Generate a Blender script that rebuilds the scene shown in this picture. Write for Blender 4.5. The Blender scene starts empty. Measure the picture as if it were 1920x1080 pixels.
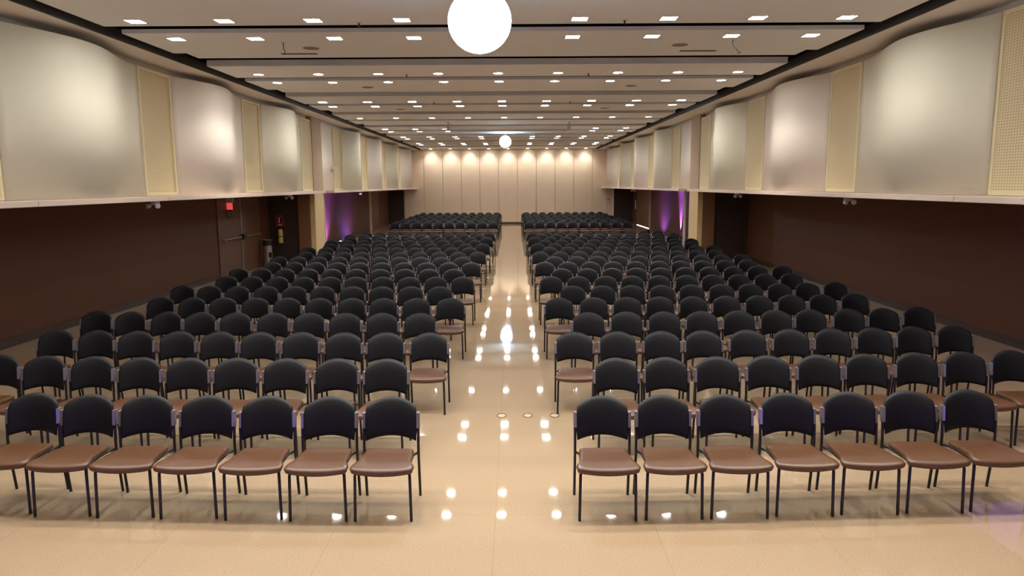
import bpy, bmesh, math, random
from mathutils import Vector, Matrix
random.seed(7)
PI = math.pi
sc = bpy.context.scene
COL = sc.collection

# ------------------------------------------------------------------ camera
F_PX, HC = 1350.0, 2.55
pitch = math.atan(194.0 / F_PX); yaw = math.atan(-3.0 / F_PX); roll = 0.0055
fw = Vector((math.sin(yaw) * math.cos(pitch), math.cos(yaw) * math.cos(pitch), -math.sin(pitch)))
rt0 = Vector((math.cos(yaw), -math.sin(yaw), 0)); dn0 = fw.cross(rt0)
rt = math.cos(roll) * rt0 + math.sin(roll) * dn0
dn = -math.sin(roll) * rt0 + math.cos(roll) * dn0
cam_d = bpy.data.cameras.new('camera'); cam = bpy.data.objects.new('camera', cam_d); COL.objects.link(cam)
cam.matrix_world = Matrix(((rt.x, -dn.x, -fw.x, 0), (rt.y, -dn.y, -fw.y, 0), (rt.z, -dn.z, -fw.z, HC), (0, 0, 0, 1)))
cam_d.sensor_fit = 'HORIZONTAL'; cam_d.sensor_width = 36.0; cam_d.lens = F_PX / 1920 * 36.0
cam_d.clip_start = 0.05; cam_d.clip_end = 200
sc.camera = cam

# ------------------------------------------------------------------ world, exposure
w = bpy.data.worlds.new('world'); sc.world = w; w.use_nodes = True
w.node_tree.nodes['Background'].inputs[0].default_value = (0.9, 0.8, 0.7, 1)
w.node_tree.nodes['Background'].inputs[1].default_value = 0.05
sc.view_settings.view_transform = 'Standard'; sc.view_settings.look = 'None'
sc.view_settings.gamma = 1.0; sc.view_settings.use_curve_mapping = False
sc.view_settings.exposure = 0.30
sc.cycles.use_denoising = True
sc.cycles.max_bounces = 6; sc.cycles.diffuse_bounces = 4; sc.cycles.glossy_bounces = 3
sc.cycles.sample_clamp_indirect = 6.0
L_DOWN = 59.0          # radiance of the ceiling lamps' diffusers
WARM = (1.0, 0.96, 0.90)

# ------------------------------------------------------------------ helpers
def lin(r, g, b):
    f = lambda c: (c / 255 / 12.92) if c / 255 <= 0.04045 else ((c / 255 + 0.055) / 1.055) ** 2.4
    return (f(r), f(g), f(b), 1)

def mat(name, col, rough=0.6, metal=0.0, spec=0.5, noise=0.0, scale=20, bump=0.0, coat=0.0):
    m = bpy.data.materials.new(name); m.use_nodes = True
    nt = m.node_tree; b = nt.nodes['Principled BSDF']
    b.inputs['Base Color'].default_value = col; b.inputs['Roughness'].default_value = rough
    b.inputs['Metallic'].default_value = metal; b.inputs['Specular IOR Level'].default_value = spec
    b.inputs['Coat Weight'].default_value = coat
    if noise or bump:
        tc = nt.nodes.new('ShaderNodeTexCoord'); n = nt.nodes.new('ShaderNodeTexNoise')
        n.inputs['Scale'].default_value = scale; n.inputs['Detail'].default_value = 4
        nt.links.new(tc.outputs['Object'], n.inputs['Vector'])
        if noise:
            mx = nt.nodes.new('ShaderNodeMix'); mx.data_type = 'RGBA'
            mx.inputs[6].default_value = tuple(c * (1 - noise) for c in col[:3]) + (1,)
            mx.inputs[7].default_value = tuple(min(1, c * (1 + noise)) for c in col[:3]) + (1,)
            nt.links.new(n.outputs['Fac'], mx.inputs[0]); nt.links.new(mx.outputs[2], b.inputs['Base Color'])
        if bump:
            bp = nt.nodes.new('ShaderNodeBump'); bp.inputs['Strength'].default_value = bump
            bp.inputs['Distance'].default_value = 0.002
            nt.links.new(n.outputs['Fac'], bp.inputs['Height']); nt.links.new(bp.outputs['Normal'], b.inputs['Normal'])
    return m

def emit(name, col, strength):
    m = bpy.data.materials.new(name); m.use_nodes = True
    nt = m.node_tree; b = nt.nodes['Principled BSDF']
    b.inputs['Base Color'].default_value = (0.4, 0.4, 0.4, 1)
    b.inputs['Emission Color'].default_value = tuple(col) + (1,)
    b.inputs['Emission Strength'].default_value = strength
    return m

def obj(name, bm, m, parent=None, smooth=False):
    me = bpy.data.meshes.new(name); bm.to_mesh(me); bm.free()
    me.materials.append(m)
    if smooth:
        for p in me.polygons: p.use_smooth = True
    o = bpy.data.objects.new(name, me); COL.objects.link(o)
    if parent: o.parent = parent
    return o

def tag(o, label, cat, group=None):
    o['label'] = label; o['category'] = cat
    if group: o['group'] = group
    return o

def thing(name, label, cat, loc=(0, 0, 0), rz=0.0, group=None):
    o = bpy.data.objects.new(name, None); COL.objects.link(o)
    o.location = loc; o.rotation_euler = (0, 0, rz); o.empty_display_size = 0.1
    return tag(o, label, cat, group)

def struct(name, bm, m, parent=None, label=None):
    o = obj(name, bm, m, parent); o['kind'] = 'structure'
    if label: o['label'] = label
    return o

def dup(root, loc, label=None, rz=None, group=None):
    r = root.copy(); COL.objects.link(r); r.location = loc
    if rz is not None: r.rotation_euler = (0, 0, rz)
    if label: r['label'] = label
    if group: r['group'] = group
    for ch in list(root.children):
        c = ch.copy(); COL.objects.link(c); c.parent = r
        for g in ch.children:
            d = g.copy(); COL.objects.link(d); d.parent = c
    return r

def box(bm, x0, x1, y0, y1, z0, z1, bev=0.0):
    v = [bm.verts.new(p) for p in ((x0,y0,z0),(x1,y0,z0),(x1,y1,z0),(x0,y1,z0),(x0,y0,z1),(x1,y0,z1),(x1,y1,z1),(x0,y1,z1))]
    fs = [bm.faces.new([v[i] for i in f]) for f in ((3,2,1,0),(4,5,6,7),(0,1,5,4),(1,2,6,5),(2,3,7,6),(3,0,4,7))]
    if bev:
        es = list({e for f in fs for e in f.edges})
        bmesh.ops.bevel(bm, geom=es, offset=bev, segments=2, affect='EDGES', profile=0.5)

def bx(*a, bev=0.0):
    bm = bmesh.new(); box(bm, *a, bev=bev); return bm

def tube(bm, pts, r, n=10, cap=True):
    pts = [Vector(p) for p in pts]; rings = []
    for i, p in enumerate(pts):
        d = (pts[min(i + 1, len(pts) - 1)] - pts[max(i - 1, 0)]).normalized()
        a = Vector((1, 0, 0)) if abs(d.x) < 0.9 else Vector((0, 1, 0))
        u = d.cross(a).normalized(); v = d.cross(u)
        rr = r[i] if isinstance(r, (list, tuple)) else r
        rings.append([bm.verts.new(p + rr * (math.cos(2*PI*k/n) * u + math.sin(2*PI*k/n) * v)) for k in range(n)])
    for a, b in zip(rings, rings[1:]):
        for k in range(n):
            bm.faces.new((a[k], a[(k+1) % n], b[(k+1) % n], b[k]))
    if cap:
        bm.faces.new(rings[0][::-1]); bm.faces.new(rings[-1])
    bmesh.ops.recalc_face_normals(bm, faces=bm.faces)

def tb(pts, r, n=10):
    bm = bmesh.new(); tube(bm, pts, r, n); return bm

def lathe(bm, prof, cx=0, cy=0, n=24, ax='z'):
    """prof: list of (r, h); closed with caps when r>0 at the ends"""
    rings = []
    for r, h in prof:
        ring = []
        for k in range(n):
            a = 2 * PI * k / n
            if ax == 'z': ring.append(bm.verts.new((cx + r*math.cos(a), cy + r*math.sin(a), h)))
            else: ring.append(bm.verts.new((cx + r*math.cos(a), h, cy + r*math.sin(a))))
        rings.append(ring)
    for a, b in zip(rings, rings[1:]):
        for k in range(n): bm.faces.new((a[k], a[(k+1) % n], b[(k+1) % n], b[k]))
    bm.faces.new(rings[0]); bm.faces.new(rings[-1])
    bmesh.ops.recalc_face_normals(bm, faces=bm.faces)

def lt(prof, cx=0, cy=0, n=24, ax='z'):
    bm = bmesh.new(); lathe(bm, prof, cx, cy, n, ax); return bm

def ordinal(n):
    return ['', 'first', 'second', 'third', 'fourth', 'fifth', 'sixth', 'seventh', 'eighth', 'ninth', 'tenth', 'eleventh',
            'twelfth', 'thirteenth', 'fourteenth', 'fifteenth', 'sixteenth', 'seventeenth'][n]

# ------------------------------------------------------------------ materials
def floor_material():
    m = bpy.data.materials.new('polished beige floor'); m.use_nodes = True
    nt = m.node_tree; N = nt.nodes; K = nt.links; b = N['Principled BSDF']
    tc = N.new('ShaderNodeTexCoord')
    n1 = N.new('ShaderNodeTexNoise'); n1.inputs['Scale'].default_value = 95; n1.inputs['Detail'].default_value = 6
    n1.inputs['Roughness'].default_value = 0.7
    K.new(tc.outputs['Object'], n1.inputs['Vector'])
    r1 = N.new('ShaderNodeValToRGB'); r1.color_ramp.elements[0].position = 0.33; r1.color_ramp.elements[1].position = 0.66
    r1.color_ramp.elements[0].color = lin(140, 119, 95); r1.color_ramp.elements[1].color = lin(170, 148, 122)
    K.new(n1.outputs['Fac'], r1.inputs[0])
    br = N.new('ShaderNodeTexBrick'); br.offset = 0.0; br.squash = 1.0
    br.inputs['Scale'].default_value = 1.0; br.inputs['Brick Width'].default_value = 1.2; br.inputs['Row Height'].default_value = 1.2
    br.inputs['Mortar Size'].default_value = 0.0035; br.inputs['Mortar Smooth'].default_value = 0.4
    br.inputs['Color1'].default_value = (1, 1, 1, 1); br.inputs['Color2'].default_value = (0.975, 0.965, 0.95, 1)
    br.inputs['Mortar'].default_value = (0.85, 0.81, 0.75, 1)
    mp = N.new('ShaderNodeMapping'); mp.inputs['Location'].default_value = (0.15, -0.5, 0)
    K.new(tc.outputs['Object'], mp.inputs['Vector']); K.new(mp.outputs['Vector'], br.inputs['Vector'])
    mx = N.new('ShaderNodeMix'); mx.data_type = 'RGBA'; mx.blend_type = 'MULTIPLY'; mx.inputs[0].default_value = 1.0
    K.new(r1.outputs['Color'], mx.inputs[6]); K.new(br.outputs['Color'], mx.inputs[7])
    K.new(mx.outputs[2], b.inputs['Base Color'])
    n2 = N.new('ShaderNodeTexNoise'); n2.inputs['Scale'].default_value = 1.7; n2.inputs['Detail'].default_value = 3
    K.new(tc.outputs['Object'], n2.inputs['Vector'])
    rr = N.new('ShaderNodeMapRange'); rr.inputs[3].default_value = 0.02; rr.inputs[4].default_value = 0.05
    K.new(n2.outputs['Fac'], rr.inputs[0]); K.new(rr.outputs[0], b.inputs['Roughness'])
    n3 = N.new('ShaderNodeTexNoise'); n3.inputs['Scale'].default_value = 2.2; n3.inputs['Detail'].default_value = 1
    K.new(tc.outputs['Object'], n3.inputs['Vector'])
    bp = N.new('ShaderNodeBump'); bp.inputs['Strength'].default_value = 0.03; bp.inputs['Distance'].default_value = 0.01
    K.new(n3.outputs['Fac'], bp.inputs['Height']); K.new(bp.outputs['Normal'], b.inputs['Normal'])
    b.inputs['Specular IOR Level'].default_value = 0.5
    return m

def perforated_material(name, col, dark):
    m = bpy.data.materials.new(name); m.use_nodes = True
    nt = m.node_tree; N = nt.nodes; K = nt.links; b = N['Principled BSDF']
    tc = N.new('ShaderNodeTexCoord'); sp = N.new('ShaderNodeSeparateXYZ'); K.new(tc.outputs['Object'], sp.inputs[0])
    def wave(sock, period):
        a = N.new('ShaderNodeMath'); a.operation = 'MULTIPLY'; a.inputs[1].default_value = 2 * PI / period; K.new(sock, a.inputs[0])
        s = N.new('ShaderNodeMath'); s.operation = 'SINE'; K.new(a.outputs[0], s.inputs[0]); return s.outputs[0]
    a = wave(sp.outputs['Y'], 0.05); c = wave(sp.outputs['Z'], 0.035)
    mu = N.new('ShaderNodeMath'); mu.operation = 'MINIMUM'; K.new(a, mu.inputs[0]); K.new(c, mu.inputs[1])
    g = N.new('ShaderNodeMath'); g.operation = 'GREATER_THAN'; g.inputs[1].default_value = 0.35; K.new(mu.outputs[0], g.inputs[0])
    mx = N.new('ShaderNodeMix'); mx.data_type = 'RGBA'; mx.inputs[6].default_value = col; mx.inputs[7].default_value = dark
    K.new(g.outputs[0], mx.inputs[0]); K.new(mx.outputs[2], b.inputs['Base Color'])
    b.inputs['Roughness'].default_value = 0.7
    return m

M = {
 'floor': floor_material(),
 'ceiling': mat('painted ceiling board', lin(240, 240, 240), 0.85, noise=0.02, scale=3),
 'black': mat('matt black void', (0.004, 0.004, 0.005, 1), 0.95, spec=0.1),
 'chan': mat('dark grey edge profile', lin(50, 46, 42), 0.7),
 'soffit': mat('soffit paint', lin(238, 230, 220), 0.8),
 'brown': mat('dark brown wall finish', lin(88, 51, 30), 0.75, noise=0.12, scale=1.3),
 'brown_dark': mat('very dark brown wall finish', lin(58, 42, 36), 0.75, noise=0.1, scale=1.5),
 'pilaster': mat('mid brown laminate', lin(128, 88, 62), 0.6, noise=0.06, scale=3),
 'column': mat('taupe column paint', lin(186, 160, 136), 0.75),
 'column_low': mat('sand column paint', lin(214, 186, 138), 0.7),
 'far': mat('tan partition fabric', lin(212, 192, 170), 0.75, noise=0.03, scale=2),
 'cream_p': mat('pinkish cream panel', lin(250, 240, 228), 0.85, spec=0.25, noise=0.015, scale=4),
 'cream_g': mat('greenish cream panel', lin(243, 238, 218), 0.85, spec=0.25, noise=0.015, scale=4),
 'strip': perforated_material('perforated yellow board', lin(232, 214, 172), lin(180, 158, 116)),
 'strip_frame': mat('yellow board edge', lin(238, 222, 180), 0.6),
 'ledge': mat('pinkish ledge paint', lin(226, 206, 192), 0.6),
 'white_trim': mat('white trim', lin(225, 215, 200), 0.5),
 'base': mat('dark baseboard', lin(60, 42, 32), 0.5),
 'plastic': mat('black chair plastic', lin(13, 13, 19), 0.52, spec=0.27, bump=0.25, scale=260),
 'tube': mat('black powder coated tube', lin(22, 21, 23), 0.35, spec=0.5),
 'vinyl': mat('brown vinyl', lin(83, 54, 34), 0.38, noise=0.05, scale=9, bump=0.2),
 'bracket': mat('grey steel bracket', lin(140, 134, 146), 0.35, metal=0.7),
 'socket': mat('brass socket lid', lin(176, 152, 120), 0.4),
 'screen_white': mat('white screen housing', lin(250, 248, 248), 0.4),
 'steel': mat('brushed steel', lin(190, 185, 175), 0.35, metal=0.8),
 'frame_white': mat('lamp trim ring', lin(225, 215, 200), 0.5),
 'grey': mat('light grey plastic', lin(185, 180, 178), 0.5),
 'red': mat('red sign plate', lin(205, 52, 56), 0.45),
 'red_dark': mat('dark red sign plate', lin(150, 30, 42), 0.45),
 'green_sign': mat('dull green sign plate', lin(88, 100, 84), 0.5),
 'sign_white': mat('sign white print', lin(230, 225, 220), 0.5),
 'yellow': mat('pale yellow enamel', lin(222, 196, 120), 0.4),
 'rubber': mat('black rubber', lin(18, 18, 19), 0.6),
 'ring_grey': mat('speaker grille grey', lin(150, 134, 118), 0.8),
 'slot': mat('air slot grey', lin(92, 78, 66), 0.8),
 'door': mat('brown door laminate', lin(104, 70, 50), 0.55, noise=0.06, scale=2),
 'lamp': emit('warm white lamp', WARM, L_DOWN),
 'beam': emit('cool white lens', (0.42, 0.74, 1.0), 60.0),
 'exit_lit': emit('lit red sign', (1.0, 0.07, 0.07), 0.55),
 'violet': emit('violet led lens', (0.55, 0.2, 1.0), 12.0),
 'led_white': emit('white led lens', (0.75, 0.8, 1.0), 14.0),
 'daylight': emit('daylight under the door', (1.0, 0.97, 0.95), 2.2),
}

# ------------------------------------------------------------------ the hall
XL, XR = -8.12, 7.80          # lower walls
UL, UR = -6.62, 6.16          # upper panel planes
Y0, Y1 = -4.0, 47.3
ZC = 4.83
struct('floor', bx(-8.6, 8.3, Y0, Y1 + 0.3, -0.1, 0.0), M['floor'])
# side walls, lower part
struct('wall_left', bx(XL - 0.2, XL, Y0, Y1, 0, 2.34), M['brown'])
struct('wall_right', bx(XR, XR + 0.2, Y0, Y1, 0, 2.34), M['brown'])
struct('baseboard_left', bx(XL, XL + 0.015, Y0, 23.9, 0, 0.14), M['base'])
struct('baseboard_right', bx(XR - 0.015, XR, Y0, 23.9, 0, 0.14), M['base'])
struct('baseboard_left', bx(XL, XL + 0.015, 25.15, 41.0, 0, 0.14), M['base'])
struct('baseboard_right', bx(XR - 0.015, XR, 25.15, 40.9, 0, 0.14), M['base'])
# upper walls (overhanging boxes behind the panels)
bm = bmesh.new(); box(bm, XL - 0.2, UL - 0.12, Y0, Y1, 2.34, 5.3); struct('wall_left_upper', bm, M['soffit'])
bm = bmesh.new(); box(bm, UR + 0.12, XR + 0.2, Y0, Y1, 2.34, 5.3); struct('wall_right_upper', bm, M['soffit'])
struct('wall_front', bx(XL, XR, Y0 - 0.2, Y0, 0, 5.3), M['brown_dark'])
# far wall: partition leaves with joints
bm = bmesh.new()
edges = [-7.05, -5.77, -4.56, -3.35, -2.15, -0.94, 0.28, 1.51, 2.73, 3.94, 5.15, 6.14, 6.50]
box(bm, -7.05, 6.50, Y1 - 0.005, Y1 + 0.2, 0, 5.3)
for a, b in zip(edges, edges[1:]): box(bm, a + 0.012, b - 0.012, Y1 - 0.05, Y1 - 0.004, 0.11, 4.9)
struct('wall_back', bm, M['far'])
struct('baseboard_back', bx(-7.05, 6.5, Y1 - 0.065, Y1 - 0.05, 0, 0.12), M['base'])
struct('wall_back_left', bx(XL, -7.05, Y1 - 0.05, Y1 + 0.2, 0, 2.34), M['brown_dark'])
struct('wall_back_right', bx(6.50, XR, Y1 - 0.05, Y1 + 0.2, 0, 2.34), M['brown_dark'])
struct('trim_1', bx(6.47, 6.56, Y1 - 0.12, Y1 - 0.05, 0, 2.34), M['white_trim'])
struct('trim_2', bx(-7.11, -7.05, Y1 - 0.12, Y1 - 0.05, 0, 2.34), M['column'])

# pilasters, columns and return walls at a third of the hall
for s, xu, xw in ((-1, UL, XL), (1, UR, XR)):
    nm = 'left' if s < 0 else 'right'
    def bxs(xa, xb, *r): return bx(min(xa, xb), max(xa, xb), *r)
    inner = xu - s * 0.06
    struct('column_' + nm, bxs(inner, xu + s * 0.45, 23.95, 25.12, 2.34, 4.95), M['column'])
    struct('column_' + nm + '_base', bxs(inner, xu + s * 0.10, 23.95, 25.12, 0, 2.34), M['column_low'])
    struct('pilaster_' + nm, bxs(xu + s * 0.10, xu + s * 0.50, 23.93, 25.10, 0, 2.34), M['pilaster'])
    struct('wall_return_' + nm, bxs(xu + s * 0.50, xw, 24.0, 25.0, 0, 2.34), M['brown_dark'])
    struct('trim_3' if s < 0 else 'trim_4', bxs(xu + s * 0.02, xu + s * 0.09, 25.5 if s < 0 else 26.2, 25.56 if s < 0 else 26.26, 0, 2.30), M['white_trim'])
    # ledge under the panels
    for k, (ya, yb) in enumerate(((Y0, 23.93), (25.14, Y1 - 0.07))):
        bm = bmesh.new(); seams = [ya]
        y = 13.0 - 4.85 * 4
        while y < yb:
            for q in (y, y + 1.28):
                if ya + 0.3 < q < yb - 0.3: seams.append(q)
            y += 4.85
        seams.append(yb)
        for a, b in zip(seams, seams[1:]):
            box(bm, min(xu - s * 0.44, xu + s * 0.12), max(xu - s * 0.44, xu + s * 0.12), a + 0.004, b - 0.004, 2.295, 2.375, bev=0.006)
        struct('trim_%d' % (5 + k + (2 if s > 0 else 0)), bm, M['ledge'])
    # soffit along the wall and its dark edge profile
    xe = -6.03 if s < 0 else 5.47
    struct('ceiling_soffit_' + nm, bxs(xe, xu + s * 0.13, Y0, Y1, 4.78, 4.84), M['soffit'])
    struct('trim_%d' % (9 + (s > 0)), bxs(xe - s * 0.035, xe, Y0, Y1, 4.765, 4.93), M['chan'])
    struct('ceiling_channel_' + nm, bxs(xe + s * 0.2, xe + s * 0.24, Y0, Y1, 4.84, 5.3), M['black'])
struct('ceiling_void', bx(-6.6, 6.2, Y0, Y1, 5.28, 5.34), M['black'])

# upper wall panels: curved boards and perforated strips
def curved_panel(s, xu, y0, y1, m, label, flat=False):
    n = 28; z0, z1 = 2.378, 4.655
    bm = bmesh.new(); rows = []
    for i in range(n + 1):
        t = i / n; y = y0 + (y1 - y0) * t
        if flat: off = 0.02
        elif t < 0.42: off = 0.03 + 0.37 * math.sin(PI / 2 * t / 0.42) ** 1.3
        else: off = 0.03 + 0.37 * (0.5 + 0.5 * math.cos(PI * (t - 0.42) / 0.58))
        xf = xu - s * off; xb = xf + s * 0.03
        rows.append([bm.verts.new(p) for p in ((xf, y, z0), (xf, y, z1), (xb, y, z1), (xb, y, z0))])
    for a, b in zip(rows, rows[1:]):
        for k in range(4): bm.faces.new((a[k], a[(k+1) % 4], b[(k+1) % 4], b[k]))
    bm.faces.new(rows[0]); bm.faces.new(rows[-1][::-1])
    bmesh.ops.recalc_face_normals(bm, faces=bm.faces)
    o = obj('acoustic_panel', bm, m)
    for p in o.data.polygons:
        if abs(p.normal.z) < 0.5 and abs(p.normal.y) < 0.9: p.use_smooth = True
    return tag(o, label, 'wall panel', 'curved upper wall panels')

def strip_panel(s, xu, y0, y1, label):
    t = thing('perforated_strip', label, 'wall panel', (xu, (y0 + y1) / 2, 2.378), 0, 'perforated upper wall strips')
    h = (y1 - y0) / 2 - 0.02; H = 2.277; f = 0.06
    bm = bmesh.new(); box(bm, -0.03, 0.005, -h + f, h - f, f, H - f); obj('perforated_board', bm, M['strip'], t)
    bm = bmesh.new()
    for a in ((-h, -h + f, 0, H), (h - f, h, 0, H), (-h + f, h - f, 0, f), (-h + f, h - f, H - f, H)):
        box(bm, -0.04, 0.04, a[0], a[1], a[2], a[3], bev=0.006)
    obj('frame', bm, M['strip_frame'], t)
    return t

near = [('strip', 8.15, 9.40), ('panel', 9.42, 13.02), ('strip', 13.02, 14.28), ('panel', 14.30, 17.90), ('strip', 17.92, 19.18), ('panel', 19.2, 22.75), ('strip', 22.77, 23.92)]
pre = [('panel', 4.55, 8.13), ('strip', 3.3, 4.53), ('panel', -0.3, 3.28), ('strip', -1.6, -0.32)]
farp = [('plain', 25.2, 26.75), ('strip', 26.8, 28.15), ('panel', 28.2, 31.7), ('strip', 31.72, 33.0), ('panel', 33.05, 36.45), ('strip', 36.5, 37.8), ('panel', 37.85, 41.35), ('strip', 41.4, 42.65), ('panel', 42.7, Y1 - 0.1)]
for s, xu, side in ((-1, UL, 'left'), (1, UR, 'right')):
    ci = 0; si = 0
    nm_c = ['nearest', 'second', 'third']
    for kind, a, b in near:
        if kind == 'strip':
            lab = ['yellow perforated strip at the very edge of the view, upper %s wall', 'wide yellow perforated strip nearest the viewer on the upper %s wall',
                   'yellow perforated strip between the two big curved boards on the upper %s wall', 'yellow perforated strip against the near side of the %s column'][si] % side
            strip_panel(s, xu, a, b, lab); si += 1
        else:
            lab = ['cream curved board nearest the viewer on the upper %s wall', 'large pinkish cream curved board, brightest of the upper %s wall',
                   'greenish cream curved board just before the %s column'][ci] % side
            curved_panel(s, xu, a, b, [M['cream_g'], M['cream_p'], M['cream_g']][ci], lab); ci += 1
    for kind, a, b in pre:
        if kind == 'strip': strip_panel(s, xu, a, b, 'yellow perforated strip beside the stage, outside the view, %s wall' % side)
        else: curved_panel(s, xu, a, b, M['cream_p'], 'cream curved board beside the stage, outside the view, %s wall' % side)
    ci = si = 0
    for kind, a, b in farp:
        if kind == 'plain':
            curved_panel(s, xu, a, b, M['cream_p'], 'narrow flat cream board just beyond the %s column' % side, flat=True)
        elif kind == 'strip':
            lab = 'yellow perforated strip, %s beyond the column on the %s wall' % (ordinal(si + 1), side); strip_panel(s, xu, a, b, lab); si += 1
        else:
            lab = 'cream curved board, %s beyond the column on the %s wall' % (ordinal(ci + 1), side)
            curved_panel(s, xu, a, b, [M['cream_g'], M['cream_p'], M['cream_g'], M['cream_p']][ci], lab); ci += 1

# ceiling boards
PX0, PX1 = -5.87, 5.28
def ceiling_board(y0, y1, notch, th=0.07):
    bm = bmesh.new()
    if notch:
        pts = [(PX0, y0), (PX1, y0), (PX1, y1 - 0.5), (PX1 - 0.2, y1 - 0.5), (PX1 - 0.2, y1), (PX0 + 0.22, y1), (PX0 + 0.22, y1 - 0.5), (PX0, y1 - 0.5)]
    else:
        pts = [(PX0, y0), (PX1, y0), (PX1, y1), (PX0, y1)]
    lo = [bm.verts.new((x, y, ZC)) for x, y in pts]; hi = [bm.verts.new((x, y, ZC + th)) for x, y in pts]
    bm.faces.new(lo); bm.faces.new(hi[::-1]); n = len(pts)
    for k in range(n): bm.faces.new((lo[k], hi[k], hi[(k+1) % n], lo[(k+1) % n]))
    bmesh.ops.recalc_face_normals(bm, faces=bm.faces)
    return struct('ceiling', bm, M['ceiling'])
smalls = [(5.7, 6.2), (10.77, 11.25), (15.8, 16.28), (20.85, 21.3), (25.85, 26.3), (30.85, 31.3), (35.8, 36.25), (40.9, 41.3)]
bigs = [(3.3, 4.1), (8.45, 9.25), (13.42, 14.29), (18.25, 19.12), (23.1, 23.95), (28.2, 29.0), (33.2, 34.0), (38.3, 39.1), (43.3, 44.1)]
gaps = sorted([(a, b, 0) for a, b in smalls] + [(a, b, 1) for a, b in bigs])
ceiling_board(Y0, gaps[0][0], True)
for g, h in zip(gaps, gaps[1:]): ceiling_board(g[1], h[0], bool(h[2]), 0.115 if g[2] else 0.06)
ceiling_board(gaps[-1][1], Y1 - 0.06, False, 0.115)
# a backing over the small gaps (the big ones open on the dark void)
for a, b in smalls: struct('ceiling_gap', bx(PX0 + 0.1, PX1 - 0.1, a - 0.1, b + 0.1, ZC + 0.16, ZC + 0.18), M['black'])
for a, b in bigs: struct('ceiling_gap', bx(PX0 + 0.1, PX1 - 0.1, a - 0.1, b + 0.1, ZC + 0.22, ZC + 0.24), M['black'])

# ------------------------------------------------------------------ ceiling lamps
def square_lamp():
    t = thing('square_downlight', '', 'ceiling light')
    bm = bmesh.new(); a, b = 0.106, 0.122
    for q in ((-b, -a, -b, b), (a, b, -b, b), (-a, a, -b, -a), (-a, a, a, b)): box(bm, q[0], q[1], q[2], q[3], -0.008, 0.0)
    obj('frame', bm, M['frame_white'], t)
    obj('diffuser', bx(-a, a, -a, a, -0.004, 0.0), M['lamp'], t)
    return t
def round_lamp():
    t = thing('round_downlight', '', 'ceiling light')
    bm = bmesh.new(); n = 28
    ri = [[bm.verts.new((r*math.cos(2*PI*k/n), r*math.sin(2*PI*k/n), z)) for k in range(n)] for r, z in ((0.097, 0.0), (0.097, -0.008), (0.114, -0.006), (0.116, 0.0))]
    for a, b in zip(ri, ri[1:]):
        for k in range(n): bm.faces.new((a[k], a[(k+1) % n], b[(k+1) % n], b[k]))
    bmesh.ops.recalc_face_normals(bm, faces=bm.faces)
    obj('ring', bm, M['frame_white'], t)
    obj('diffuser', lt([(0.097, -0.004), (0.097, 0.0)], n=28), M['lamp'], t)
    return t
LX = [-5.25 + 1.238 * k for k in range(9)]
lamp_rows = [(0.4, 's', 9), (1.6, 's', 9), (5.4, 'r', 9), (6.6, 'r', 9),
             (10.45, 's', 9), (11.68, 's', 9), (15.35, 'r', 9), (16.55, 'r', 9), (20.4, 's', 9), (21.55, 's', 9), (25.3, 'r', 9),
             (30.25, 's', 9), (31.65, 's', 9), (35.2, 's', 9), (36.55, 's', 9), (40.7, 's', 9), (42.0, 's', 9), (46.75, 'r', 9)]
sq = rd = None
BEAM = {2: 74, 3: 34}
row_names = {4: 'front row of square lamps', 5: 'second row of square lamps', 6: 'nearer row of round lamps', 7: 'second row of round lamps', 8: 'third row of square lamps',
             9: 'fourth row of square lamps', 10: 'third row of round lamps', 11: 'fifth row of square lamps', 12: 'sixth row of square lamps', 13: 'seventh row of square lamps',
             14: 'eighth row of square lamps', 15: 'ninth row of square lamps', 16: 'tenth row of square lamps', 17: 'row of round lamps along the far wall',
             0: 'hidden rear row over the stage', 1: 'hidden second row over the stage', 2: 'hidden row over the front seats', 3: 'hidden row above the front floor'}
for ri, (y, kind, n) in enumerate(lamp_rows):
    for k in range(9):
        if ri in (4, 5) and k == 4: continue       # the bright projector hangs there
        lab = 'ceiling lamp %s from the left in the %s' % (ordinal(k + 1), row_names[ri])
        if kind == 's':
            if sq is None: sq = square_lamp(); o = sq; o.location = (LX[k], y, ZC); o['label'] = lab; o['group'] = row_names[ri]
            else: o = dup(sq, (LX[k], y, ZC), lab, group=row_names[ri])
        else:
            if rd is None: rd = round_lamp(); o = rd; o.location = (LX[k], y, ZC); o['label'] = lab; o['group'] = row_names[ri]
            else: o = dup(rd, (LX[k], y, ZC), lab, group=row_names[ri])
        if ri != 17:      # every lamp sends part of its light straight down
            l = bpy.data.lights.new('lamp_beam', 'SPOT'); l.energy = BEAM.get(ri, 24 if kind == 'r' else 13); l.color = (1, 0.94, 0.85); l.spot_size = math.radians(120); l.spot_blend = 1.0; l.shadow_soft_size = 0.035
            lo = bpy.data.objects.new('lamp_beam', l); COL.objects.link(lo); lo.parent = o; lo.location = (0, 0, -0.03)
        if ri == 17:      # narrow wall-washing beams
            l = bpy.data.lights.new('lamp_beam', 'SPOT'); l.energy = 26; l.color = (1, 0.9, 0.74); l.spot_size = math.radians(100); l.spot_blend = 0.8; l.shadow_soft_size = 0.05
            lo = bpy.data.objects.new('lamp_beam', l); COL.objects.link(lo); lo.parent = o; lo.location = (0, 0, -0.03); lo.rotation_euler = (math.radians(24), 0, 0)

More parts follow.
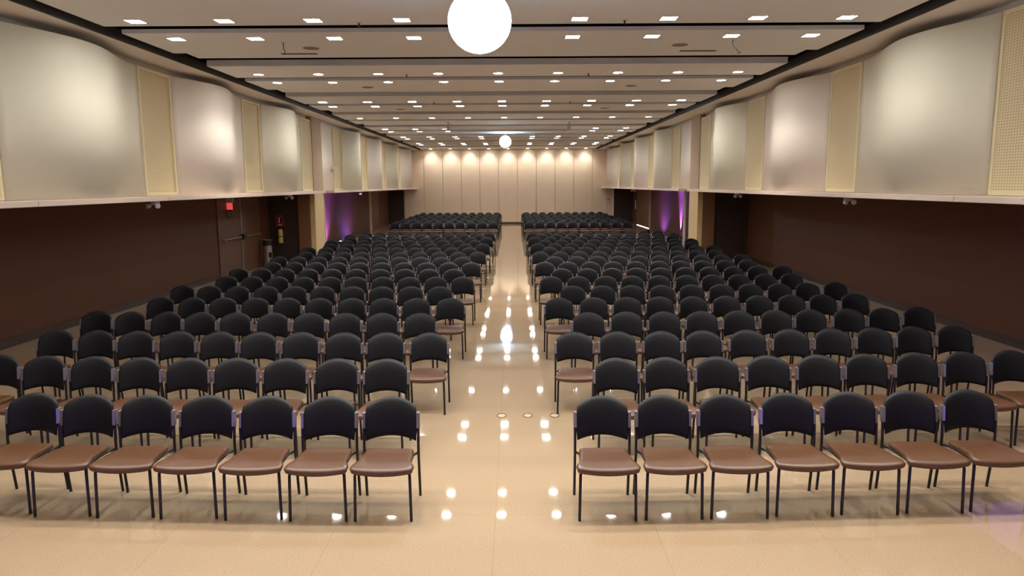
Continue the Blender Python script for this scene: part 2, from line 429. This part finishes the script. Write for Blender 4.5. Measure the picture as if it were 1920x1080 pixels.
# bright stage lights hanging under the ceiling, pointing at the stage
def stage_light(loc, r, label, power, drop, spread):
    t = thing('stage_light', label, 'stage light', loc)
    bm = bmesh.new(); lathe(bm, [(r * 0.97, 0.0), (r * 0.95, 0.05), (r * 0.6, 0.26), (r * 0.45, 0.40), (r * 0.2, 0.44)], ax='y', n=40)
    obj('housing', bm, M['grey'], t, smooth=False)
    bm = bmesh.new(); lathe(bm, [(r * 1.0, 0.0), (r * 0.97, -0.10 * r), (r * 0.85, -0.24 * r), (r * 0.6, -0.38 * r), (r * 0.3, -0.45 * r), (r * 0.05, -0.47 * r)], ax='y', n=40)
    obj('lens', bm, M['beam'], t, smooth=True)
    bm = bmesh.new(); tube(bm, [(0, 0.2, r * 0.6), (0, 0.2, drop)], 0.02); box(bm, -0.08, 0.08, 0.12, 0.28, drop - 0.015, drop)
    obj('mount', bm, M['grey'], t)
    l = bpy.data.lights.new('stage_beam', 'SPOT'); l.energy = power; l.color = (0.85, 0.93, 1.0); l.spot_size = math.radians(spread); l.spot_blend = 0.6; l.shadow_soft_size = 0.10
    lo = bpy.data.objects.new('stage_beam', l); COL.objects.link(lo); lo.parent = t; lo.location = (0, -0.5 * r - 0.05, 0)
    lo.rotation_euler = (math.radians(72), 0, PI)
    return t
stage_light((-0.38, 8.75, 4.44), 0.37, 'big dazzling bluish-white stage light nearest the viewer under the ceiling', 220, ZC - 4.44, 120)  # lens disc oversized to take in the white core of its glare
stage_light((-0.34, 33.0, 4.46), 0.26, 'smaller dazzling stage light far down the hall near the end wall', 200, ZC - 4.46, 120)

# retractable screen housing with its end brackets
t = thing('projection_screen', 'long white rolled-up screen housing hanging under the far ceiling', 'projection screen', (-0.15, 27.0, 4.62))
bm = bmesh.new(); tube(bm, [(-2.2, 0, 0), (2.2, 0, 0)], 0.075, 14); obj('housing', bm, M['screen_white'], t, smooth=True)
obj('bottom_bar', bx(-2.15, 2.15, -0.015, 0.015, -0.14, -0.10), M['grey'], t)
for sx in (-2.22, 2.22):
    bm = bmesh.new(); box(bm, sx - 0.05, sx + 0.05, -0.09, 0.09, -0.1, 0.1, bev=0.01); tube(bm, [(sx, 0, 0.1), (sx, 0, 0.205)], 0.02)
    obj('bracket', bm, M['grey'], t)

# ceiling fittings
def flat_speaker(x, y, label):
    t = thing('ceiling_speaker', label, 'speaker', (x, y, ZC), 0, 'round speakers in the ceiling')
    obj('grille', lt([(0.13, -0.008), (0.13, 0.0)], n=28), M['ring_grey'], t); obj('rim', lt([(0.15, -0.004), (0.15, 0.0)], n=28), M['frame_white'], t)
for x, y, lab in ((-3.37, 12.5, 'round speaker grille left of centre in the second ceiling board'), (2.78, 12.4, 'round speaker grille right of centre in the second ceiling board'),
                  (-3.40, 17.4, 'round speaker grille left of centre behind the round lamps'), (2.78, 17.4, 'round speaker grille right of centre behind the round lamps'),
                  (-3.4, 22.4, 'small distant round speaker grille on the left ceiling'), (2.8, 22.4, 'small distant round speaker grille on the right ceiling')):
    flat_speaker(x, y, lab)
for x, y, lab in ((-3.72, 13.02, 'dark linear air slot in the ceiling, left one'), (3.22, 12.95, 'dark linear air slot in the ceiling, right one')):
    t = thing('air_slot', lab, 'air vent', (x, y, ZC), 0, 'linear air slots')
    obj('frame', bx(-0.32, 0.32, -0.05, 0.05, -0.004, 0.0), M['ring_grey'], t); 
    bm = bmesh.new(); box(bm, -0.3, 0.3, -0.035, -0.008, -0.008, -0.003); box(bm, -0.3, 0.3, 0.008, 0.035, -0.008, -0.003); obj('slot', bm, M['slot'], t)
def sprinkler(x, y, label):
    t = thing('sprinkler', label, 'sprinkler', (x, y, ZC), 0, 'ceiling sprinklers')
    obj('plate', lt([(0.045, -0.006), (0.045, 0.0)], n=20), M['frame_white'], t)
    bm = bmesh.new(); lathe(bm, [(0.012, -0.05), (0.012, -0.006)], n=12); lathe(bm, [(0.028, -0.056), (0.03, -0.05)], n=12); obj('head', bm, M['chan'], t)
for x, y, lab in ((-2.17, 10.62, 'small sprinkler head left of the dazzling projector'), (1.58, 10.55, 'small sprinkler head right of the dazzling projector'),
                  (1.58, 15.45, 'small sprinkler head right of centre by the round lamps'), (-2.2, 15.45, 'small sprinkler head left of centre by the round lamps'),
                  (-2.2, 20.6, 'distant sprinkler head on the left ceiling'), (1.6, 20.6, 'distant sprinkler head on the right ceiling')):
    sprinkler(x, y, lab)
t = thing('dangling_cable', 'loose grey cable end hanging from the ceiling on the right', 'cable', (3.6, 12.0, ZC))
bm = bmesh.new(); tube(bm, [(-0.06, 0, 0), (-0.07, 0, -0.06), (-0.04, 0, -0.11), (0.01, 0, -0.15), (0.04, 0, -0.19)], 0.007, 8); obj('cord', bm, M['chan'], t, smooth=True)
obj('plug', bx(0.015, 0.06, -0.015, 0.015, -0.215, -0.185, bev=0.004), M['chan'], t)
t = thing('ceiling_hook', 'small metal hook hanging from the ceiling on the left', 'hook', (-3.68, 12.0, ZC))
bm = bmesh.new(); tube(bm, [(0, 0, 0), (0, 0, -0.10), (0.025, 0, -0.13), (0.02, 0, -0.17), (-0.015, 0, -0.18), (-0.02, 0, -0.16)], 0.007, 8); obj('hook_wire', bm, M['chan'], t, smooth=True)
obj('plate', lt([(0.04, -0.006), (0.04, 0.0)], n=18), M['frame_white'], t)

# ------------------------------------------------------------------ things on the lower walls
def emergency_light(x, y, z, s, label, both=True):
    t = thing('emergency_light', label, 'emergency light', (x, y, z), 0, 'twin-head emergency lights')
    obj('battery_box', bx(-0.035, 0.035, -0.10, 0.10, -0.065, 0.0, bev=0.008), M['grey'], t)
    for q in (-0.085, 0.085):
        bm = bmesh.new()
        lathe(bm, [(0.018, 0.035), (0.036, 0.012), (0.045, -0.03), (0.036, -0.036)], ax='y', n=18)
        bmesh.ops.rotate(bm, verts=bm.verts, cent=(0, 0, 0), matrix=Matrix.Rotation(math.radians(30 if q > 0 else -30), 3, 'Z'))
        bmesh.ops.translate(bm, verts=bm.verts, vec=(-s * q * 0.9, -0.08, -0.085)); obj('lamp_head', bm, M['grey'], t, smooth=False)
emergency_light(-6.30, 12.75, 2.295, -1, 'twin-head emergency light under the ledge at the front left')
emergency_light(5.90, 12.8, 2.295, 1, 'twin-head emergency light under the ledge at the front right')
emergency_light(5.95, 19.3, 2.295, 1, 'twin-head emergency light under the right ledge near the column')
emergency_light(-6.40, 20.8, 2.295, -1, 'small emergency light under the left ledge near the column')
emergency_light(6.02, 36.5, 2.295, 1, 'tiny far emergency light under the right ledge beyond the column')
# violet lamp under the left ledge
t = thing('ledge_spot', 'small violet lit spot under the left ledge beyond the column', 'spotlight', (-6.35, 30.2, 2.295))
obj('body', lt([(0.05, -0.10), (0.06, 0.0)], n=16), M['grey'], t); obj('lens', lt([(0.045, -0.112), (0.045, -0.10)], n=16), M['violet'], t)
# white wall camera
t = thing('security_camera', 'small white camera on an arm on the left wall beyond the column', 'camera', (-6.586, 26.55, 3.17))
obj('body', bx(0.06, 0.19, -0.30, 0.02, -0.045, 0.045, bev=0.01), M['white_trim'], t)
bm = bmesh.new(); tube(bm, [(0.0, 0, -0.08), (0.03, 0, -0.05), (0.10, -0.02, 0.0)], 0.015); box(bm, -0.015, 0.035, -0.05, 0.05, -0.14, -0.03); obj('arm', bm, M['white_trim'], t)

# left double door with panic bars, exit sign
def wall_door(name, s, xw, y0, y1, ysplit, z1=2.26, mat_=None, bars=True, gap=False):
    d = bpy.data.objects.new(name, None); COL.objects.link(d); d.location = (xw, (y0 + y1) / 2, 0); d['kind'] = 'structure'
    c = (y0 + y1) / 2
    leaves = ((y0, ysplit), (ysplit, y1)) if ysplit else ((y0, y1),)
    for a, b in leaves:
        lf = obj('door_leaf', bx(min(-s*0.03, 0), max(-s*0.03, 0), a - c + 0.012, b - c - 0.012, 0.035 if gap else 0.012, z1 - 0.01, bev=0.004), mat_ or M['door'], d)
        if bars:
            bm = bmesh.new(); ym = (a + b) / 2 - c; h = (b - a) * 0.36
            tube(bm, [(-s*0.12, ym - h, 1.06), (-s*0.12, ym + h, 1.06)], 0.02)
            box(bm, min(-s*0.03, -s*0.13), max(-s*0.03, -s*0.13), ym - h - 0.02, ym - h + 0.04, 1.02, 1.10); box(bm, min(-s*0.03, -s*0.13), max(-s*0.03, -s*0.13), ym + h - 0.04, ym + h + 0.02, 1.02, 1.10)
            obj('panic_bar', bm, M['steel'], lf)
        else:
            bm = bmesh.new(); ym = (b - c - 0.10) if (ysplit and a == y0) else (a - c + 0.10)
            tube(bm, [(-s*0.03, ym, 1.05), (-s*0.09, ym, 1.05), (-s*0.09, ym + 0.12, 1.05)], 0.013); obj('handle', bm, M['steel'], lf)
        if gap: obj('light_gap', bx(min(-s*0.012, -s*0.004), max(-s*0.012, -s*0.004), a - c + 0.05, b - c - 0.05, 0.0, 0.055), M['daylight'], lf)
    return d, c
d, c = wall_door('door_1', -1, XL, 19.75, 23.05, 21.4)
bm = bmesh.new(); box(bm, 0.03, 0.055, 21.4 - c - 0.03, 21.4 - c + 0.03, 0.02, 2.24); obj('centre_strip', bm, M['steel'], d)
bm = bmesh.new(); box(bm, 0.055, 0.14, 21.4 - c - 0.08, 21.4 - c + 0.08, 0.98, 1.14, bev=0.01); obj('lock_box', bm, M['rubber'], d)
t = thing('exit_sign', 'red exit sign under a grey emergency lamp box by the left door', 'exit sign', (XL, 20.45, 2.18))
obj('lamp_box', bx(0.0, 0.22, -0.06, 0.06, -0.08, 0.06, bev=0.015), M['grey'], t)
obj('sign_plate', bx(0.0, 0.19, -0.015, 0.015, -0.29, -0.10), M['exit_lit'], t)
bm = bmesh.new()
obj('lower_plate', bx(0.0, 0.17, -0.012, 0.012, -0.52, -0.31), M['green_sign'], t)
bm.free(); bm = bmesh.new(); box(bm, 0.03, 0.13, -0.016, -0.012, -0.38, -0.355); box(bm, 0.05, 0.15, -0.016, -0.012, -0.47, -0.45); tube(bm, [(0.05, -0.014, -0.44), (0.09, -0.014, -0.40), (0.13, -0.014, -0.37)], 0.008, 6)
obj('pictogram', bm, M['grey'], t)

# fire extinguisher with its red sign, on the return wall facing the hall
YW = 24.0
t = thing('extinguisher_sign', 'square red extinguisher sign on the dark return wall', 'sign', (-7.76, YW, 1.40))
obj('plate', bx(-0.14, 0.14, -0.012, 0, -0.19, 0.19), M['red_dark'], t)
bm = bmesh.new(); box(bm, -0.035, 0.0, -0.016, -0.012, -0.07, 0.08); box(bm, -0.03, 0.03, -0.016, -0.012, 0.09, 0.105); box(bm, -0.06, 0.07, -0.016, -0.012, -0.15, -0.12); obj('pictogram', bm, M['sign_white'], t)
bm = bmesh.new(); box(bm, 0.012, 0.075, -0.016, -0.012, -0.05, 0.09); obj('panel_mark', bm, M['rubber'], t)
t = thing('fire_extinguisher', 'pale yellow fire extinguisher hung under the red sign', 'fire extinguisher', (-7.73, YW - 0.10, 0.66))
obj('cylinder', lt([(0.06, 0.0), (0.075, 0.015), (0.078, 0.05), (0.078, 0.40), (0.065, 0.45), (0.03, 0.475)], n=20), M['yellow'], t, smooth=False)
obj('label_band', lt([(0.0795, 0.21), (0.0795, 0.235)], n=20), M['rubber'], t)
bm = bmesh.new(); tube(bm, [(0, 0, 0.47), (0, 0, 0.52)], 0.018); box(bm, -0.02, 0.02, -0.09, 0.02, 0.51, 0.53); obj('valve', bm, M['rubber'], t)
obj('wall_hook', bx(-0.03, 0.03, 0.075, 0.10, 0.36, 0.46), M['steel'], t)
# steel bin
t = thing('waste_bin', 'tall grey steel litter bin with a black open top by the left door', 'bin', (-7.84, 22.9, 0))
obj('body', lt([(0.13, 0.0), (0.14, 0.02), (0.14, 0.66), (0.135, 0.67)], n=28), M['steel'], t)
bm = bmesh.new(); lathe(bm, [(0.139, 0.67), (0.139, 0.84), (0.12, 0.845)], n=28); obj('black_hood', bm, M['rubber'], t)
bm = bmesh.new(); n = 24; pts = [(0.142*math.cos(PI*k/12), 0.142*math.sin(PI*k/12), 0.85) for k in range(24)]
tube(bm, pts + [pts[0]], 0.010, 6, cap=False); obj('rim', bm, M['steel'], t)
obj('flap', bx(0.08, 0.15, -0.14, -0.05, 0.30, 0.46, bev=0.01), M['rubber'], t)
# distant doors
wall_door('door_2', 1, XR, 41.25, 45.6, 43.2, bars=False, gap=True)
wall_door('door_3', -1, XL, 41.3, 43.6, None, bars=False)
struct('trim_11', bx(XR - 0.07, XR, 40.95, 41.15, 0, 2.30), M['column'])
struct('trim_12', bx(XL, XL + 0.07, 40.7, 41.1, 0, 2.30), M['column'])
t = thing('notice_plate', 'narrow white notice on the dark wall past the right doors', 'notice', (XR - 0.002, 46.1, 1.25))
obj('plate', bx(-0.02, 0, -0.12, 0.12, -0.28, 0.28), M['sign_white'], t)
# door knob on the last leaf of the end wall
t = thing('door_knob', 'small dark knob on the right end of the far wall', 'door knob', (6.2, Y1 - 0.05, 1.55))
obj('knob', lt([(0.03, 0.0), (0.045, -0.05), (0.03, -0.07)], ax='y', n=16), M['rubber'], t)

# violet floor uplights against the side walls
def uplight(x, y, label, energy, s, size=50, lens='violet', tilt=8):
    t = thing('floor_uplight', label, 'uplight', (x, y, 0), 0, 'floor uplights')
    obj('housing', lt([(0.10, 0.0), (0.11, 0.02), (0.10, 0.15), (0.09, 0.17)], n=20), M['rubber'], t)
    obj('lens', lt([(0.045, 0.17), (0.04, 0.18)], n=20), M[lens], t)
    l = bpy.data.lights.new('uplight_beam', 'SPOT'); l.energy = energy; l.color = (0.30, 0.13, 1.0); l.spot_size = math.radians(size); l.spot_blend = 0.7; l.shadow_soft_size = 0.05
    lo = bpy.data.objects.new('uplight_beam', l); COL.objects.link(lo); lo.parent = t; lo.location = (0, 0, 0.2)
    lo.rotation_euler = (math.radians(180), -s * math.radians(tilt), 0)
uplight(-7.45, 31.0, 'floor uplight throwing violet light on the left wall just beyond the column', 700, 1, 120, 'led_white', 45)
uplight(-7.30, 35.5, 'added dim floor uplight farther along the left wall behind the first one', 120, 1, 150, 'rubber', 55)  # added with a dark lens to spread violet farther along the wall
uplight(7.0, 37.5, 'added floor uplight washing the right wall dim violet near the far doors', 220, -1, 130, 'rubber', 45)  # added wide beam for the dim violet tone, lens kept dark
uplight(7.66, 33.6, 'floor uplight throwing a bright violet streak up the right wall', 3500, -1, 44, 'violet', 6)
uplight(7.55, 9.6, 'added floor uplight beside the right wall at the near edge of the seating', 150, -1, 80, 'violet', 8)  # added out of view to tint the near right wall and ledge violet
uplight(-7.9, 8.6, 'added floor uplight beside the left wall, outside the view', 40, 1, 80, 'violet', 8)  # unseen lamp, added for a violet tint on the near left wall

# violet footlights added outside the view to tint the front chairs
for k, x in enumerate((-4.2, -1.6, 1.6, 4.2)):
    t = thing('added_footlight', 'added violet footlight below the view, %s from the left' % ordinal(k + 1), 'stage light', (x, 2.6, 0), 0, 'added footlights below the view')
    obj('housing', bx(-0.25, 0.25, -0.06, 0.06, 0.0, 0.12, bev=0.01), M['rubber'], t)
    l = bpy.data.lights.new('added_foot_beam', 'SPOT'); l.energy = 19; l.color = (0.30, 0.12, 1.0); l.spot_size = math.radians(110); l.spot_blend = 0.8; l.shadow_soft_size = 0.12
    lo = bpy.data.objects.new('added_foot_beam', l); COL.objects.link(lo); lo.parent = t; lo.location = (0, 0.1, 0.2); lo.rotation_euler = (math.radians(98), 0, 0)

# metal floor sockets in the aisle
for k, (x, lab) in enumerate(((-0.14, 'oval metal floor socket, left one in the aisle'), (0.15, 'oval metal floor socket, middle one in the aisle'), (0.45, 'oval metal floor socket by the right chair leg'))):
    t = thing('floor_socket', lab, 'floor socket', (x, 7.74, 0), 0, 'floor sockets in the aisle')
    bm = bmesh.new(); tube(bm, [(0.05*math.cos(PI*q/8), 0.07*math.sin(PI*q/8), 0.003) for q in range(17)], 0.0035, 6, cap=False); obj('ring', bm, M['chan'], t)
    bm = bmesh.new(); lathe(bm, [(0.045, 0.0), (0.043, 0.003)], n=20); bmesh.ops.scale(bm, verts=bm.verts, vec=(1, 1.4, 1)); obj('lid', bm, M['socket'], t)

# ------------------------------------------------------------------ the chair (front towards -y, origin on the floor under its middle front)
def seat_bm():
    bm = bmesh.new()
    def hw(y):      # half width along the depth
        pts = [(0.0, 0.245), (0.05, 0.244), (0.14, 0.212), (0.26, 0.204), (0.38, 0.196), (0.46, 0.190)]
        for (a, wa), (b, wb) in zip(pts, pts[1:]):
            if y <= b:
                t = (y - a) / (b - a); t = t * t * (3 - 2 * t); return wa + (wb - wa) * t
        return pts[-1][1]
    D0, D1 = -0.045, 0.415; nx, ny = 14, 14
    def pt(i, j, top):
        u = -1 + 2 * i / nx; v = j / ny
        uu = math.copysign(1 - (1 - abs(u)) ** 1.5, u); vv = 0.5 - 0.5 * math.cos(PI * v)
        y = D0 + (D1 - D0) * vv
        # rounded corners: pull the ends in
        e = max(0, 1 - min(vv, 1 - vv) / 0.08)
        x = uu * (hw(y - D0) - 0.014 * e * e)
        y += (0.012 if vv < 0.5 else -0.012) * abs(uu) ** 6
        y -= 0.012 * (1 - uu * uu) * (1 if vv < 0.12 else 0) * (1 - vv / 0.12)
        edge = min(1, (1 - abs(uu)) / 0.09); fe = min(1, vv / 0.06); be = min(1, (1 - vv) / 0.06)
        k = math.sqrt(max(0, 1 - (1 - edge) ** 2)) * math.sqrt(max(0, 1 - (1 - fe) ** 2)) * math.sqrt(max(0, 1 - (1 - be) ** 2))
        droop = 0.020 * max(0, 1 - vv / 0.35) ** 2
        z = 0.430 + (0.016 * k + 0.006 * math.sin(PI * vv) * (1 - uu * uu)) if top else 0.430 - 0.034 * k - 0.014 * (1 - uu * uu) * max(0, 1 - vv / 0.25)
        z -= droop
        z += 0.010 * abs(uu) ** 2 * (1 - vv) - 0.012 * vv
        return (x, y, z)
    T = [[bm.verts.new(pt(i, j, True)) for i in range(nx + 1)] for j in range(ny + 1)]
    B = [[T[j][i] if (i in (0, nx) or j in (0, ny)) else bm.verts.new(pt(i, j, False)) for i in range(nx + 1)] for j in range(ny + 1)]
    for G in (T, B):
        for j in range(ny):
            for i in range(nx): bm.faces.new((G[j][i], G[j][i+1], G[j+1][i+1], G[j+1][i]) if G is T else (G[j][i], G[j+1][i], G[j+1][i+1], G[j][i+1]))
    bmesh.ops.recalc_face_normals(bm, faces=bm.faces)
    return bm

def back_bm(nu=16, nv=9):
    bm = bmesh.new()
    def pt(i, j, side):
        u = -1 + 2 * i / nu; v = j / nv
        u = math.sin(u * PI / 2) * 0.5 + u * 0.5
        zt = 0.832 - 0.070 * u * u - 0.008 * abs(u) ** 12; zb = 0.522 - 0.030 * u * u
        z = zb + (zt - zb) * v
        x = u * (0.203 + 0.010 * math.sin(PI * v))
        y = 0.462 + 0.10 * (z - 0.50) - 0.045 * u * u + 0.030 * v ** 4
        th = 0.011 * (1 - 0.55 * max(v ** 10, (1 - v) ** 10, abs(u) ** 12))
        return (x, y + side * th, z)
    A = [[bm.verts.new(pt(i, j, -1)) for i in range(nu + 1)] for j in range(nv + 1)]
    B = [[bm.verts.new(pt(i, j, 1)) for i in range(nu + 1)] for j in range(nv + 1)]
    for j in range(nv):
        for i in range(nu):
            bm.faces.new((A[j][i], A[j][i+1], A[j+1][i+1], A[j+1][i])); bm.faces.new((B[j][i], B[j+1][i], B[j+1][i+1], B[j][i+1]))
    for i in range(nu):
        bm.faces.new((A[0][i], B[0][i], B[0][i+1], A[0][i+1])); bm.faces.new((A[nv][i], A[nv][i+1], B[nv][i+1], B[nv][i]))
    for j in range(nv):
        bm.faces.new((A[j][0], A[j+1][0], B[j+1][0], B[j][0])); bm.faces.new((A[j][nu], B[j][nu], B[j+1][nu], A[j+1][nu]))
    bmesh.ops.recalc_face_normals(bm, faces=bm.faces)
    return bm

def front_leg(s, n=10): return tb([(s*0.215, 0.0, 0.0), (s*0.215, 0.0, 0.012), (s*0.209, 0.012, 0.36), (s*0.200, 0.03, 0.392)], 0.0115, n)
def rear_leg(s, n=10): return tb([(s*0.221, 0.470, 0.0), (s*0.221, 0.466, 0.03), (s*0.221, 0.425, 0.36), (s*0.221, 0.424, 0.46), (s*0.2215, 0.434, 0.58), (s*0.2215, 0.446, 0.67)], 0.0115, n)
def frame_bm(n=8):
    bm = bmesh.new()
    for s in (-1, 1): tube(bm, [(s*0.200, 0.03, 0.392), (s*0.190, 0.10, 0.396), (s*0.188, 0.36, 0.392), (s*0.219, 0.42, 0.392)], 0.010, n)
    tube(bm, [(-0.190, 0.09, 0.388), (0.190, 0.09, 0.388)], 0.009, n); tube(bm, [(-0.188, 0.35, 0.386), (0.188, 0.35, 0.386)], 0.009, n)
    return bm
def bracket_bm(s):
    bm = bmesh.new(); x = s * 0.2205
    n = 6; prof = [(x - s*0.012, 0.418), (x + s*0.006, 0.422), (x + s*0.0125, 0.436), (x + s*0.0125, 0.462), (x + s*0.006, 0.470), (x - s*0.012, 0.458)]
    lo = [bm.verts.new((px, py, 0.595)) for px, py in prof]; hi = [bm.verts.new((px, py + 0.012, 0.718)) for px, py in prof]
    for k in range(n): bm.faces.new((lo[k], lo[(k+1) % n], hi[(k+1) % n], hi[k]))
    bm.faces.new(lo[::-1]); bm.faces.new(hi); bmesh.ops.recalc_face_normals(bm, faces=bm.faces); return bm

def make_chair():
    t = thing('conference_chair', '', 'chair')
    obj('seat', seat_bm(), M['vinyl'], t, smooth=True)
    obj('backrest', back_bm(), M['plastic'], t, smooth=True)
    for s in (-1, 1):
        obj('leg', front_leg(s), M['tube'], t, smooth=True); obj('leg', rear_leg(s), M['tube'], t, smooth=True)
        obj('back_bracket', bracket_bm(s), M['bracket'], t)
    obj('seat_frame', frame_bm(), M['tube'], t, smooth=True)
    return t

chair0 = make_chair(); used = False
spots = []                                  # (row, side, seat number from the aisle, x, y)
for r in range(17):
    odd = r % 2 == 0
    yb = 5.205 + 1.29 * r                   # front feet
    for side in (-1, 1):
        x0 = (-1.005 + 0.0062 * 1.29 * r if odd else -1.275 + 0.004 * 1.29 * r) if side < 0 else (0.705 if odd else 1.005)
        p = 0.505 if side < 0 else 0.512
        for k in range(10):
            x = x0 + side * p * k + random.uniform(-0.006, 0.006)
            y = yb + 0.0095 * x * x + random.uniform(-0.012, 0.012)
            if r == 0 and k > 6: continue    # wholly outside the frame
            if r == 1 and k > 8: continue
            spots.append((r, side, k, x, y))
main = [q for q in spots if q[0] < 15 or (q[0] == 15 and q[2] < (4))]
main = main[:300]
rest = [q for q in spots if q not in main]
row_word = lambda r: 'front row' if r == 0 else '%s row from the front' % ordinal(r + 1)
for r, side, k, x, y in main:
    sd = 'left' if side < 0 else 'right'
    pos = 'at the aisle' if k == 0 else ('at the %s wall end' % sd if k == 9 else '%s from the aisle' % ordinal(k + 1))
    seat_bit = 'brown padded seat in full view' if r == 0 else ('brown seat showing at the aisle end' if (k == 0 and r % 2 == 0) else 'brown seat mostly hidden')
    lab = 'black-backed chair %s, %s side, %s' % (pos, sd, row_word(r))
    if r == 0 or (k == 0 and r % 2 == 0 and r < 8): lab += ', ' + ('brown seat in full view' if r == 0 else 'brown seat showing')
    rz = random.uniform(-0.02, 0.02)
    g = 'conference chairs in rows'
    if not used: o = chair0; o.location = (x, y, 0); o.rotation_euler = (0, 0, rz); o['label'] = lab; o['group'] = g; used = True
    else: dup(chair0, (x, y, 0), lab, rz, g)

# the distant remainder: one object per material would split them, so one mesh with three material slots
far_spots = [(x, y) for r, side, k, x, y in rest]
for r in range(10):
    y = 33.15 + 1.29 * r
    for side in (-1, 1):
        for k in range(10):
            x = (-0.93 if side < 0 else 0.72) + side * (0.512 * k + (0.10 if r % 2 else 0)) + random.uniform(-0.01, 0.01)
            far_spots.append((x, y + 0.003 * x * x + random.uniform(-0.02, 0.02)))
parts = [(seat_bm(), 0), (back_bm(8, 5), 1)] + [(f(s, 5), 2) for f in (front_leg, rear_leg) for s in (-1, 1)] + [(bracket_bm(s), 3) for s in (-1, 1)] + [(frame_bm(4), 2)]
pv, pf, pm = [], [], []
for b, mi in parts:
    base = len(pv); b.verts.index_update()
    pv += [tuple(v.co) for v in b.verts]; pf += [tuple(base + v.index for v in f.verts) for f in b.faces]; pm += [mi] * len(b.faces); b.free()
V, Fc, Mi = [], [], []
for x, y in far_spots:
    o = len(V); V += [(a + x, b + y, c) for a, b, c in pv]; Fc += [tuple(o + i for i in f) for f in pf]; Mi += pm
me = bpy.data.meshes.new('distant_chairs'); me.from_pydata(V, [], Fc)
for m_ in (M['vinyl'], M['plastic'], M['tube'], M['bracket']): me.materials.append(m_)
me.polygons.foreach_set('material_index', Mi); me.polygons.foreach_set('use_smooth', [True] * len(Fc)); me.update()
o = bpy.data.objects.new('distant_chairs', me); COL.objects.link(o); o['kind'] = 'stuff'
tag(o, 'rows of distant black chairs beyond the gap before the far wall', 'chair')
